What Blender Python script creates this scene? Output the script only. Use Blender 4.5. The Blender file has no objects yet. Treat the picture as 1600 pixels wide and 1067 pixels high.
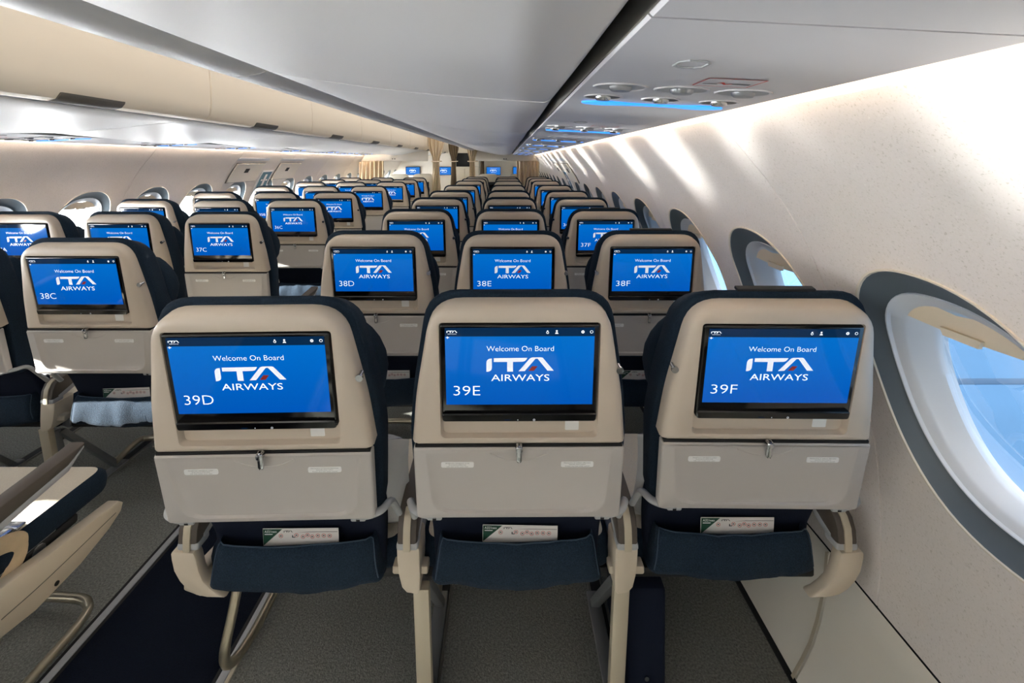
import bpy, math, random
from mathutils import Vector, noise as mnoise
random.seed(4)
S = bpy.context.scene
COL = S.collection
R = math.radians

def lin(r, g, b):
    f = lambda c: c/12.92 if c <= .04045 else ((c+.055)/1.055)**2.4
    return (f(r/255), f(g/255), f(b/255), 1)

# ------------------------------------------------------------------ camera, world, sun, exposure
CZ = 1.40                                                   # eye height above the cabin floor
cam = bpy.data.cameras.new('camera'); camo = bpy.data.objects.new('camera', cam); COL.objects.link(camo)
camo.location = (0, 0, CZ); camo.rotation_euler = (R(90), 0, 0)
cam.sensor_width = 36; cam.lens = 690/1600*36
cam.shift_x = 10/1600; cam.shift_y = -281.5/1600            # shift lens: verticals stay upright
cam.clip_start = .02; cam.clip_end = 500
S.camera = camo
S.view_settings.view_transform = 'Standard'; S.view_settings.look = 'None'
S.view_settings.gamma = 1; S.view_settings.use_curve_mapping = False
S.view_settings.exposure = 0.7
S.cycles.use_denoising = True
S.cycles.max_bounces = 10; S.cycles.diffuse_bounces = 6; S.cycles.glossy_bounces = 4
S.cycles.transparent_max_bounces = 12
S.cycles.caustics_reflective = False; S.cycles.caustics_refractive = False
S.cycles.sample_clamp_indirect = 6

W = bpy.data.worlds.new('sky'); S.world = W; W.use_nodes = True
nt = W.node_tree; nt.nodes.clear()
o = nt.nodes.new('ShaderNodeOutputWorld'); bg = nt.nodes.new('ShaderNodeBackground')
tc = nt.nodes.new('ShaderNodeTexCoord'); sp = nt.nodes.new('ShaderNodeSeparateXYZ'); cr = nt.nodes.new('ShaderNodeValToRGB')
nt.links.new(tc.outputs['Generated'], sp.inputs[0]); nt.links.new(sp.outputs['X'], cr.inputs[0])
# the sun stands on the left: that half of the sky is white and glaring, the right half soft blue
mp = nt.nodes.new('ShaderNodeMapRange'); mp.inputs['From Min'].default_value = -1; mp.inputs['From Max'].default_value = 1
nt.links.new(sp.outputs['X'], mp.inputs['Value']); nt.links.new(mp.outputs['Result'], cr.inputs[0])
cr.color_ramp.elements[0].position = .38; cr.color_ramp.elements[0].color = (1, 1.0, 1.0, 1)
cr.color_ramp.elements[1].position = .62; cr.color_ramp.elements[1].color = (.027, .049, .075, 1)
# below the horizon the sunlit apron on the left is brighter still
lt = nt.nodes.new('ShaderNodeMapRange'); lt.inputs['From Min'].default_value = .02; lt.inputs['From Max'].default_value = -.12
lt.inputs['To Min'].default_value = 1; lt.inputs['To Max'].default_value = 4.5
nt.links.new(sp.outputs['Z'], lt.inputs['Value'])
ls = nt.nodes.new('ShaderNodeMath'); ls.operation = 'LESS_THAN'; ls.inputs[1].default_value = 0; nt.links.new(sp.outputs['X'], ls.inputs[0])
mxv = nt.nodes.new('ShaderNodeMix'); mxv.inputs['A'].default_value = 1
nt.links.new(ls.outputs[0], mxv.inputs['Factor']); nt.links.new(lt.outputs['Result'], mxv.inputs['B'])
st = nt.nodes.new('ShaderNodeMath'); st.operation = 'MULTIPLY'; st.inputs[1].default_value = 8.5
nt.links.new(mxv.outputs['Result'], st.inputs[0]); nt.links.new(st.outputs[0], bg.inputs[1])
nt.links.new(cr.outputs[0], bg.inputs[0])
nt.links.new(bg.outputs[0], o.inputs[0])

def sun(name, d, energy, col, ang):
    l = bpy.data.lights.new(name, 'SUN'); l.energy = energy; l.color = col; l.angle = R(ang)
    ob = bpy.data.objects.new(name, l); COL.objects.link(ob)
    ob.rotation_euler = Vector(d).to_track_quat('-Z', 'Y').to_euler(); return ob
sun('sun', (1.3, .28, -.45), 45, (1, .95, .86), .6)
sun('wing_glint', (1, .05, .145), 4.0, (1, .97, .92), 2.5)       # sunlight thrown up by the wing outside the left windows

def area(name, loc, sx, sy, energy, col, rot=(0, 0, 0)):
    l = bpy.data.lights.new(name, 'AREA'); l.shape = 'RECTANGLE'; l.size = sx; l.size_y = sy; l.energy = energy; l.color = col
    ob = bpy.data.objects.new(name, l); COL.objects.link(ob); ob.location = loc; ob.rotation_euler = rot; return ob
area('aisle_ceiling_lamp', (-1.0, 5.6, 2.08), .55, 10.5, 13, (1, .97, .94))
area('rear_ceiling_fill', (-1.0, -2.4, 2.08), .7, 4.6, 12, (1, .97, .93))  # unseen lamp added behind the camera as fill on the seat backs
area('rear_low_fill', (-1.0, -5.0, 1.30), 3.0, .5, 9, (1, .98, .95), (R(90), 0, 0))  # added fill facing forward from the rear wall, not a cabin fitting

# ------------------------------------------------------------------ materials
MATS = {}
def mat(name, col, rough=.5, metal=0, bump=0, bscale=200, var=0, vscale=40, spec=.5, emit=None, es=1, coat=0, vcol=None):
    m = bpy.data.materials.new(name); m.use_nodes = True; MATS[name] = m
    t = m.node_tree; b = t.nodes['Principled BSDF']
    b.inputs['Base Color'].default_value = lin(*col); b.inputs['Roughness'].default_value = rough
    b.inputs['Metallic'].default_value = metal; b.inputs['Specular IOR Level'].default_value = spec
    if coat: b.inputs['Coat Weight'].default_value = coat; b.inputs['Coat Roughness'].default_value = .06
    if emit:
        b.inputs['Emission Color'].default_value = lin(*emit); b.inputs['Emission Strength'].default_value = es
    if bump or var:
        c = t.nodes.new('ShaderNodeTexCoord')
        if var:
            n = t.nodes.new('ShaderNodeTexNoise'); n.inputs['Scale'].default_value = vscale; n.inputs['Detail'].default_value = 5
            n.inputs['Roughness'].default_value = .7
            t.links.new(c.outputs['Object'], n.inputs['Vector'])
            r = t.nodes.new('ShaderNodeValToRGB'); a = lin(*col)
            d = lin(*vcol) if vcol else tuple(x*(1-var) for x in a[:3])+(1,)
            e = tuple(min(1, x*(1+var)) for x in a[:3])+(1,)
            r.color_ramp.elements[0].position = .3; r.color_ramp.elements[0].color = d
            r.color_ramp.elements[1].position = .7; r.color_ramp.elements[1].color = e
            t.links.new(n.outputs['Fac'], r.inputs[0]); t.links.new(r.outputs[0], b.inputs['Base Color'])
        if bump:
            n2 = t.nodes.new('ShaderNodeTexNoise'); n2.inputs['Scale'].default_value = bscale; n2.inputs['Detail'].default_value = 3
            t.links.new(c.outputs['Object'], n2.inputs['Vector'])
            bp = t.nodes.new('ShaderNodeBump'); bp.inputs['Strength'].default_value = bump; bp.inputs['Distance'].default_value = .002
            t.links.new(n2.outputs['Fac'], bp.inputs['Height']); t.links.new(bp.outputs[0], b.inputs['Normal'])
    return m
mat('shell', (200, 187, 171), .42, bump=.08, bscale=900)
mat('tray', (184, 179, 174), .45, bump=.06, bscale=900)
mat('beige_plastic', (196, 184, 165), .45)
mat('navy_fabric', (22, 36, 50), .9, bump=.5, bscale=500, var=.35, vscale=260, spec=.2)
mat('pocket_fabric', (26, 40, 54), .9, bump=.9, bscale=420, var=.6, vscale=330, spec=.2)
mat('piping', (44, 62, 80), .85)
mat('navy_dark', (13, 21, 38), .9, bump=.3, bscale=500, spec=.2)
mat('leather', (222, 211, 192), .6, bump=.5, bscale=700, var=.08, vscale=300)
mat('leather_cream', (205, 182, 148), .5, var=.1, vscale=20)
mat('black_gloss', (6, 6, 8), .12)
mat('black_matte', (9, 9, 11), .6)
mat('chrome', (200, 202, 205), .22, metal=1)
mat('grey_metal', (150, 152, 155), .4, metal=.7)
mat('grey_plastic', (168, 170, 172), .45)
mat('brown_pad', (78, 70, 62), .55)
mat('sticker', (238, 238, 236), .5)
mat('ink', (60, 60, 62), .6)
mat('red_ink', (200, 60, 50), .6)
mat('green_card', (18, 66, 48), .5)
mat('card_white', (232, 228, 224), .4)
mat('leg_beige', (186, 176, 155), .4, metal=.15)
mat('tube_metal', (176, 168, 148), .3, metal=.8)
mat('plastic_wrap', (235, 235, 235), .18, bump=.8, bscale=40, coat=.5)
mat('bin_grey', (242, 240, 239), .40)
mat('bin_cream', (242, 231, 212), .45)
mat('psu', (205, 204, 207), .38, bump=.04, bscale=900)
mat('gap', (12, 12, 13), .8)
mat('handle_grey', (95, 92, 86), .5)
mat('bezel', (84, 94, 101), .5)
mat('bezel_lip', (225, 216, 200), .5)
mat('liner', (212, 216, 222), .4)
mat('cream_shade', (240, 222, 194), .5)
mat('dado', (230, 225, 212), .5, bump=.05, bscale=600)
mat('curtain', (228, 211, 184), .85, var=.06, vscale=60)
mat('curtain_brown', (120, 102, 80), .85)
mat('header', (232, 225, 213), .5)
mat('sign_teal', (20, 98, 122), .4)
mat('white', (240, 240, 240), .5)
mat('galley', (205, 196, 178), .5)
mat('ceiling_white', (236, 232, 224), .6)
mat('carpet', (124, 125, 120), .95, bump=1.0, bscale=260, var=.55, vscale=170, spec=.1)
mat('aisle_carpet', (9, 15, 27), .95, bump=.6, bscale=400, var=.4, vscale=300, spec=.1)
mat('track', (120, 118, 112), .45, metal=.6)
mat('strip_white', (158, 160, 164), .4)
mat('apron', (48, 82, 112), .8, var=.05, vscale=.5)
mat('apron_line', (33, 58, 82), .8)
mat('cove_light_right', (255, 235, 205), .6, emit=(255, 232, 205), es=21)
mat('cove_light_left', (255, 235, 205), .6, emit=(255, 236, 218), es=58)
mat('blue_light', (40, 120, 230), .4, emit=(45, 140, 255), es=.95)
mat('scr_white', (230, 235, 240), .3, emit=(226, 232, 240), es=.6)
mat('scr_grey', (200, 205, 215), .3, emit=(205, 208, 216), es=.55)
mat('scr_red', (60, 16, 14), .3, emit=(130, 40, 36), es=.5)

def speckle():
    m = mat('wall', (235, 228, 221), .55); t = m.node_tree; b = t.nodes['Principled BSDF']
    c = t.nodes.new('ShaderNodeTexCoord')
    n = t.nodes.new('ShaderNodeTexNoise'); n.inputs['Scale'].default_value = 260; n.inputs['Detail'].default_value = 3; n.inputs['Distortion'].default_value = .8
    r = t.nodes.new('ShaderNodeValToRGB'); e = r.color_ramp.elements
    e[0].position = .30; e[0].color = lin(208, 201, 190); e[1].position = .40; e[1].color = lin(233, 226, 219)
    x = e.new(.68); x.color = lin(236, 229, 223); y = e.new(.76); y.color = lin(246, 242, 234)
    n2 = t.nodes.new('ShaderNodeTexNoise'); n2.inputs['Scale'].default_value = 14; n2.inputs['Detail'].default_value = 4
    r2 = t.nodes.new('ShaderNodeValToRGB'); r2.color_ramp.elements[0].color = (.86, .86, .86, 1); r2.color_ramp.elements[1].color = (1, 1, 1, 1)
    mx = t.nodes.new('ShaderNodeMix'); mx.data_type = 'RGBA'; mx.blend_type = 'MULTIPLY'; mx.inputs['Factor'].default_value = .5
    t.links.new(c.outputs['Object'], n.inputs['Vector']); t.links.new(c.outputs['Object'], n2.inputs['Vector'])
    t.links.new(n.outputs['Fac'], r.inputs[0]); t.links.new(n2.outputs['Fac'], r2.inputs[0])
    t.links.new(r.outputs[0], mx.inputs['A']); t.links.new(r2.outputs[0], mx.inputs['B'])
    t.links.new(mx.outputs['Result'], b.inputs['Base Color'])
speckle()

def glassmat():
    m = bpy.data.materials.new('pane'); MATS['pane'] = m; m.use_nodes = True; t = m.node_tree; t.nodes.clear()
    o = t.nodes.new('ShaderNodeOutputMaterial'); mx = t.nodes.new('ShaderNodeMixShader'); tr = t.nodes.new('ShaderNodeBsdfTransparent')
    gl = t.nodes.new('ShaderNodeBsdfGlossy'); gl.inputs['Roughness'].default_value = .03; fr = t.nodes.new('ShaderNodeFresnel'); fr.inputs[0].default_value = 1.3
    tr.inputs[0].default_value = (.93, .97, 1, 1)
    ml = t.nodes.new('ShaderNodeMath'); ml.operation = 'MULTIPLY'; ml.inputs[1].default_value = .35
    t.links.new(fr.outputs[0], ml.inputs[0]); t.links.new(ml.outputs[0], mx.inputs[0]); t.links.new(tr.outputs[0], mx.inputs[1]); t.links.new(gl.outputs[0], mx.inputs[2]); t.links.new(mx.outputs[0], o.inputs[0])
glassmat()

def screenmat():
    # the picture a screen shows: blue, lighter towards the top, in the panel's own coordinates
    m = mat('scr_blue', (1, 2, 5), .06, spec=.16, emit=(10, 110, 210), es=.58); t = m.node_tree; b = t.nodes['Principled BSDF']
    c = t.nodes.new('ShaderNodeTexCoord'); s = t.nodes.new('ShaderNodeSeparateXYZ'); r = t.nodes.new('ShaderNodeValToRGB')
    mr = t.nodes.new('ShaderNodeMapRange'); mr.inputs['From Min'].default_value = .27; mr.inputs['From Max'].default_value = .45
    t.links.new(c.outputs['Object'], s.inputs[0]); t.links.new(s.outputs['Z'], mr.inputs['Value']); t.links.new(mr.outputs['Result'], r.inputs[0])
    r.color_ramp.elements[0].color = lin(0, 88, 190); r.color_ramp.elements[1].color = lin(2, 116, 212)
    t.links.new(r.outputs[0], b.inputs['Emission Color'])
    mat('scr_bar', (1, 2, 4), .06, spec=.16, emit=(10, 44, 78), es=.55)
screenmat()

# ------------------------------------------------------------------ mesh helpers
class MB:
    def __init__(s): s.v = []; s.f = []; s.m = []
    def add(s, vs, fs, m=0):
        k = len(s.v); s.v += [tuple(v) for v in vs]
        for f in fs: s.f.append(tuple(i+k for i in f)); s.m.append(m)
        return s
    def loft(s, rings, m=0, cap0=False, cap1=False, closed=True, ms=None):
        k = len(s.v); n = len(rings[0])
        for r in rings: s.v += [tuple(p) for p in r]
        for i in range(len(rings)-1):
            for j in range(n if closed else n-1):
                a = k+i*n+j; b = k+i*n+(j+1) % n
                s.f.append((a, b, b+n, a+n)); s.m.append(ms[i] if ms else m)
        if cap0: s.f.append(tuple(k+j for j in reversed(range(n)))); s.m.append(ms[0] if ms else m)
        if cap1: s.f.append(tuple(k+(len(rings)-1)*n+j for j in range(n))); s.m.append(ms[-1] if ms else m)
        return s
    def rbox(s, x0, x1, y0, y1, z0, z1, r=.004, m=0):
        r = min(r, (x1-x0)/2.01, (y1-y0)/2.01, (z1-z0)/2.01)
        def ring(i, z): return [(x, y, z) for x, y in rq([(x0+i, y0+i), (x1-i, y0+i), (x1-i, y1-i), (x0+i, y1-i)], max(r, 1e-5), 3)]
        return s.loft([ring(r, z0), ring(r*.3, z0+r*.3), ring(0, z0+r), ring(0, z1-r), ring(r*.3, z1-r*.3), ring(r, z1)], m, True, True)
    def tube(s, path, r, n=10, m=0, sub=6, cap=True, flat=1.0):
        P = smooth_path([Vector(p) for p in path], sub) if sub else [Vector(p) for p in path]
        rs = r if isinstance(r, (list, tuple)) else None
        rings = []; up = None
        for i, p in enumerate(P):
            t = (P[min(i+1, len(P)-1)]-P[max(i-1, 0)]).normalized()
            if up is None:
                up = Vector((0, 0, 1)) if abs(t.z) < .9 else Vector((0, 1, 0))
            up = (up-t*up.dot(t)).normalized(); sd = t.cross(up)
            rad = r if rs is None else rs[0]+(rs[1]-rs[0])*i/(len(P)-1)
            rings.append([p+sd*(math.cos(a)*rad)+up*(math.sin(a)*rad*flat) for a in [2*math.pi*k/n for k in range(n)]])
        return s.loft(rings, m, cap, cap)
    def prism(s, poly, fn, d0, d1, b=.003, m=0):
        """polygon (2d) swept from depth d0 to d1; fn(a, b, d) gives the 3d point; edges softened by b"""
        cx = sum(p[0] for p in poly)/len(poly); cy = sum(p[1] for p in poly)/len(poly)
        def ring(i, d):
            out = []
            for q in inset(poly, i): out.append(fn(q[0], q[1], d))
            return out
        sg = 1 if d1 > d0 else -1
        return s.loft([ring(b, d0), ring(b*.3, d0+sg*b*.3), ring(0, d0+sg*b), ring(0, d1-sg*b), ring(b*.3, d1-sg*b*.3), ring(b, d1)], m, True, True)

def inset(poly, i):
    n = len(poly); out = []
    A = sum(poly[k][0]*poly[(k+1) % n][1]-poly[(k+1) % n][0]*poly[k][1] for k in range(n))
    sg = 1 if A > 0 else -1
    for k in range(n):
        p, q, r = Vector(poly[k-1]), Vector(poly[k]), Vector(poly[(k+1) % n])
        e1 = (q-p); e2 = (r-q)
        e1 = e1.normalized() if e1.length > 1e-9 else e2.normalized(); e2 = e2.normalized() if e2.length > 1e-9 else e1
        n1 = Vector((-e1.y, e1.x)); n2 = Vector((-e2.y, e2.x)); b = n1+n2
        if b.length < 1e-6: b = n1
        b.normalize(); c = max(.5, b.dot(n1)); q2 = q+b*(sg*i/c); out.append((q2.x, q2.y))
    return out

def smooth_path(P, sub):
    if len(P) < 3: return P
    out = []
    for i in range(len(P)-1):
        a = P[max(i-1, 0)]; b = P[i]; c = P[i+1]; d = P[min(i+2, len(P)-1)]
        for k in range(sub):
            t = k/sub
            out.append(.5*((2*b)+(c-a)*t+(2*a-5*b+4*c-d)*t*t+(3*b-a-3*c+d)*t**3))
    return out+[P[-1]]

def rq(cs, cuts, n=6):
    """polygon with rounded corners; cuts = length cut off each side of a corner"""
    if not isinstance(cuts, (list, tuple)): cuts = [cuts]*len(cs)
    out = []; N = len(cs)
    for i, c in enumerate(cs):
        c = Vector(c); p = Vector(cs[i-1]); q = Vector(cs[(i+1) % N]); k = cuts[i]
        a = c+(p-c).normalized()*k; b = c+(q-c).normalized()*k
        for j in range(n+1):
            t = j/n; w = (1-t)**2*a+2*t*(1-t)*c+t*t*b
            mid = 1-.0*abs(t-.5); out.append((w.x, w.y))
    return out

def mesh_of(name, mb, mats, smooth=True, ang=38):
    me = bpy.data.meshes.new(name); me.from_pydata(mb.v, [], mb.f)
    for x in mats: me.materials.append(MATS[x])
    me.polygons.foreach_set('material_index', mb.m)
    if smooth:
        me.polygons.foreach_set('use_smooth', [True]*len(mb.f)); me.set_sharp_from_angle(angle=R(ang))
    me.update(); return me

def put(name, me, parent=None, loc=(0, 0, 0), rot=(0, 0, 0), **props):
    ob = bpy.data.objects.new(name, me); COL.objects.link(ob); ob.location = loc; ob.rotation_euler = rot
    if parent: ob.parent = parent
    for k, v in props.items(): ob[k] = v
    return ob
def obj(name, mb, mats, parent=None, loc=(0, 0, 0), rot=(0, 0, 0), **props):
    if isinstance(mats, str): mats = [mats]
    return put(name, mesh_of(name, mb, mats), parent, loc, rot, **props)
def thing(name, label, cat, loc=(0, 0, 0), rot=(0, 0, 0), group=None):
    ob = put(name, None, None, loc, rot, label=label, category=cat)
    if group: ob['group'] = group
    return ob

_tc = {}
def text(s, size, cx=0, cy=0, align='CENTER', width=None, bold=0):
    """flat lettering as (verts 2d, faces); cap height = size; width squeezes it to measure"""
    if (s, bold) not in _tc:
        cu = bpy.data.curves.new('t', 'FONT'); cu.body = s; cu.size = 1; cu.resolution_u = 3; cu.offset = bold
        ob = bpy.data.objects.new('t', cu); COL.objects.link(ob)
        dg = bpy.context.evaluated_depsgraph_get(); me = ob.evaluated_get(dg).to_mesh()
        _tc[(s, bold)] = ([(v.co.x, v.co.y) for v in me.vertices], [tuple(p.vertices) for p in me.polygons])
        ob.evaluated_get(dg).to_mesh_clear(); bpy.data.objects.remove(ob); bpy.data.curves.remove(cu)
    vs, fs = _tc[(s, bold)]
    x0 = min(v[0] for v in vs); x1 = max(v[0] for v in vs)
    ky = size/.73; kx = width/(x1-x0) if width else ky
    ox = cx-(x0+x1)/2*kx if align == 'CENTER' else cx-x0*kx
    return [(ox+v[0]*kx, cy+v[1]*ky) for v in vs], fs

# ------------------------------------------------------------------ seat meshes (x across, y towards the nose, z up the back)
YD = -.0165                                                  # rear face of the monitor glass
def flat(mb, poly, d, m):                                    # a polygon on a rear-facing plane
    mb.add([(p[0], d, p[1]) for p in poly], [tuple(range(len(poly)))], m)
def flat_text(mb, t, d, m): mb.add([(v[0], d, v[1]) for v in t[0]], t[1], m)
def ringpoly(mb, cx, cz, r0, r1, d, m, n=14):
    vs = []; fs = []
    for k in range(n):
        a = 2*math.pi*k/n; vs += [(cx+r0*math.cos(a), d, cz+r0*math.sin(a)), (cx+r1*math.cos(a), d, cz+r1*math.sin(a))]
        j = (k+1) % n; fs.append((2*k, 2*k+1, 2*j+1, 2*j))
    mb.add(vs, fs, m)
def disc(mb, cx, cz, r, d, m, n=12): flat(mb, [(cx+r*math.cos(2*math.pi*k/n), cz+r*math.sin(2*math.pi*k/n)) for k in range(n)], d, m)

def logo_polys():
    # drawn on a 1600-wide crop of the nearest middle screen; returns (pieces, red piece)
    I = [(237, 532), (237, 372), (240, 345), (252, 318), (275, 298), (300, 290), (330, 288), (330, 450), (326, 485), (312, 510), (285, 526), (258, 532)]
    T = [(362, 352), (362, 282), (928, 277), (905, 318), (880, 340), (845, 349), (685, 352), (685, 532), (588, 532), (588, 352)]
    A = [(780, 526), (935, 330), (962, 295), (985, 277), (1012, 270), (1155, 268), (1185, 276), (1375, 518), (1268, 516), (1098, 293), (1062, 296), (884, 522)]
    Rd = [(943, 518), (1010, 432), (1100, 432), (1038, 518)]
    return [I, T, A], Rd
def put_logo(mb, cx, cz, w, d, mw, mr):
    k = w/(1375-237); X = lambda p: (cx+(p[0]-806)*k, cz-(p[1]-400)*k)
    ps, rd = logo_polys()
    I, T, A = ps
    flat(mb, [X(p) for p in reversed(I)], d, mw)
    flat(mb, [X(p) for p in [T[0], T[9], T[6], T[5], T[4], T[3], T[2], T[1]]], d, mw)
    flat(mb, [X(p) for p in [T[9], T[8], T[7], T[6]]], d, mw)
    flat(mb, [X(p) for p in [A[0], A[11], A[10], A[4], A[3], A[2], A[1]]], d, mw)
    flat(mb, [X(p) for p in [A[10], A[9], A[5], A[4]]], d, mw)
    flat(mb, [X(p) for p in [A[9], A[8], A[7], A[6], A[5]]], d, mw)
    if mr is not None: flat(mb, [X(p) for p in rd], d, mr)

ME = {}
def build_seat_meshes():
    # upper shell with the recess for the monitor
    outer = [(-.2225, .178), (.2225, .178), (.2115, .29), (.176, .489), (-.176, .489), (-.2115, .29)]
    oc = [.004, .004, .03, .062, .062, .03]
    rec = [(-.159, .199), (.159, .199), (.159, .30), (.159, .4535), (-.159, .4535), (-.159, .30)]
    rc = [.012, .012, .03, .006, .006, .03]
    O = rq(outer, oc, 7); I = rq(rec, rc, 7)
    def L(a, b, t): return [(p[0]+(q[0]-p[0])*t, p[1]+(q[1]-p[1])*t) for p, q in zip(a, b)]
    def at(pl, y): return [(p[0], y, p[1]) for p in pl]
    mb = MB()
    mb.loft([at(L(O, I, -.02), .034), at(O, .022), at(O, .004), at(L(O, I, .05), -.003), at(L(O, I, .16), -.0085), at(L(O, I, .45), -.0125), at(L(O, I, .80), -.0145), at(L(O, I, .97), -.0135), at(I, -.009), at(L(I, rq([(x*.985, z*.99+.003) for x, z in rec], rc, 7), 1), -.001)], 0, False, True)
    ME['shell'] = mesh_of('back_shell', mb, ['shell'])
    # padded back behind the shell
    co = [(-.222, -.03), (.222, -.03), (.2335, .178), (.2225, .29), (.187, .503), (-.187, .503), (-.2225, .29), (-.2335, .178)]
    C = rq(co, [.02, .02, .03, .03, .066, .066, .03, .03], 6)
    mb = MB(); ins = lambda i: [(p[0], p[1]) for p in inset(C, i)]
    def drop(pl, k): return [(x, y, z-k*min(1, max(0, (z-.33)/.15))) for x, y, z in pl]
    mb.loft([at(ins(.012), .024), at(ins(.003), .027), drop(at(ins(0), .034), .001), drop(at(ins(-.001), .05), .012), drop(at(ins(.002), .085), .030), drop(at(ins(.012), .103), .045), drop(at(ins(.04), .112), .05)], 0, True, True)
    ME['pad'] = mesh_of('back_cushion', mb, ['navy_fabric'], ang=60)
    # adjustable headrest wrapped round the front, its wings reaching past the sides
    mb = MB(); rings = []
    for s, hw, y0, y1 in [(.195, .19, .10, .12), (.202, .208, .09, .135), (.225, .219, .085, .15), (.265, .225, .08, .16), (.30, .222, .08, .16), (.335, .212, .085, .155), (.365, .198, .09, .145), (.385, .182, .10, .135), (.39, .17, .105, .13)]:
        rings.append([(x, y, s) for x, y in rq([(-hw, y0), (hw, y0), (hw, y1), (-hw, y1)], min(.03, (y1-y0)*.48), 5)])
    mb.loft(rings, 0, True, True); ME['headrest'] = mesh_of('headrest', mb, ['navy_fabric'], ang=80)
    mb = MB(); mb.rbox(-.075, .085, .030, .046, .499, .5065, .002); ME['strap'] = mesh_of('headrest_strap', mb, ['black_matte'])
    # tray table
    to = [(-.2165, .002), (.2165, .002), (.2195, .1725), (-.2195, .1725)]
    T = rq(to, [.010, .010, .006, .006], 7)
    ti = [(-.172, .020), (.172, .020), (.189, .167), (-.189, .167)]
    TI = rq(ti, [.045, .045, .01, .01], 7)
    mb = MB()
    fade = lambda z: min(1, max(0, (.165-z)/.05))
    atf = lambda pl, y: [(p[0], -.012+(y+.012)*fade(p[1]), p[1]) for p in pl]
    mb.loft([at(inset(T, .004), .012), at(T, .008), at(T, -.008), at(inset(T, .0015), -.0105), at(inset(T, .005), -.012), atf(L(T, TI, .70), -.0122), atf(L(T, TI, .78), -.0150), atf(L(T, TI, .88), -.0148), atf(TI, -.0098)], 0, True, True)
    mb.tube([(-.060, -.0112, .160), (-.042, -.0110, .151), (-.022, -.0108, .1445), (0, -.0107, .143), (.022, -.0108, .1445), (.042, -.0110, .151), (.060, -.0112, .160)], .0018, 8)
    ME['tray'] = mesh_of('tray_table', mb, ['tray'])
    # dark gap lining between shell and tray
    mb = MB(); mb.rbox(-.216, .216, -.0085, .02, .1715, .1785, .001); ME['gap'] = mesh_of('seam_liner', mb, ['gap'])
    # latch
    mb = MB(); mb.rbox(-.0075, .0075, -.028, -.012, .172, .188, .005); mb.rbox(-.006, .006, -.026, -.018, .150, .184, .004)
    ME['latch'] = mesh_of('tray_latch', mb, ['chrome'])
    # warning placards
    def placard(cx, lines):
        mb = MB(); P = rq([(cx-.034, .1275), (cx+.034, .1275), (cx+.034, .1405), (cx-.034, .1405)], .004, 5)
        mb.loft([at(P, -.0095), at(P, -.0125)], 0, False, True)
        for i, (t, w) in enumerate(lines): flat_text(mb, text(t, .0019, cx, .1372-.0036*i-(.0006 if i == 2 else 0), width=w), -.0129, 1)
        return mesh_of('placard', mb, ['sticker', 'ink'])
    ME['pl1'] = placard(-.128, [('Giubbotto salvagente sotto', .05), ('la propria poltrona', .036), ('Life vest under your seat', .044)])
    ME['pl2'] = placard(.122, [('Mantenere le cinture allacciate', .056), ('quando siete seduti', .034), ('Fasten seat belt while seated', .05)])
    # blank white sticker under the screen
    mb = MB(); P = rq([(.096, .206), (.1245, .206), (.1245, .235), (.096, .235)], .002, 3)
    mb.loft([at(P, -.0005), at(P, -.0018)], 0, False, True); ME['sticker'] = mesh_of('sticker', mb, ['sticker'])
    # coat hook
    for sx in (1, -1):
        mb = MB(); x = sx*.200
        for r0, y0, y1 in ((.0045, .012, -.004), (.0075, -.003, -.0075)):
            mb.loft([[(x+sx*.004+r0*math.cos(a), y, .345+r0*math.sin(a)) for a in [2*math.pi*k/14 for k in range(14)]] for y in (y0, y1)], 0, True, True)
        ME['hook%d' % sx] = mesh_of('coat_hook', mb, ['chrome'])
    # pivot arms of the tray
    for sx in (1, -1):
        mb = MB(); mb.tube([(sx*.165, -.002, .002), (sx*.20, -.002, .003), (sx*.226, .006, .006), (sx*.240, .035, -.004), (sx*.243, .065, -.06), (sx*.243, .085, -.10)], .0085, 10, flat=.8)
        mb.rbox(sx*.180-.016, sx*.180+.016, -.010, .006, -.006, .006, .003)
        mb.rbox(sx*.180-.004, sx*.180+.004, -.0106, -.009, -.004, .004, .0005, 1)
        ME['arm%d' % sx] = mesh_of('tray_arm', mb, ['grey_plastic', 'gap'])
    # monitor body
    mb = MB(); P = rq([(-.1575, .240), (.1575, .240), (.1575, .4515), (-.1575, .4515)], .006, 5)
    mb.loft([at(P, .010), at(P, -.0125), at(inset(P, .001), -.0145), at(inset(P, .003), -.0158)], 0, True, True)
    P = rq([(-.1555, .2395), (.1555, .2395), (.1575, .2575), (-.1575, .2575)], .006, 5)
    mb.loft([at(P, -.012), at(P, -.0170), at(inset(P, .002), -.0190)], 0, True, True)
    ringpoly(mb, 0.030, .2445, .0015, .0023, -.0193, 1); disc(mb, -.003, .2445, .0010, -.0193, 1); flat(mb, [(-.030, .2440), (-.018, .2440), (-.018, .2452), (-.030, .2452)], -.0193, 2)
    ME['monitor'] = mesh_of('monitor', mb, ['black_gloss', 'scr_grey', 'scr_bar'])
    # display: picture with lettering
    mb = MB(); ax, z0, z1 = .1475, .2775, .4455
    flat(mb, [(-ax, z0), (ax, z0), (ax, z1-.0185), (-ax, z1-.0185)], YD, 0)
    flat(mb, [(-ax, z1-.0185), (ax, z1-.0185), (ax, z1), (-ax, z1)], YD, 1)
    d = YD-.0004
    flat_text(mb, text('Welcome On Board', .0118, .001, .3955, width=.133, bold=-.010), d, 2)
    put_logo(mb, .001, .3665, .1345, d, 3, 4)
    flat_text(mb, text('AIRWAYS', .0150, .0015, .3305, width=.1165, bold=0), d, 2)
    put_logo(mb, -.1335, .4375, .021, d, 2, None)
    flat_text(mb, text('AIRWAYS', .0018, -.1335, .4318, width=.017), d, 2)
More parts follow.
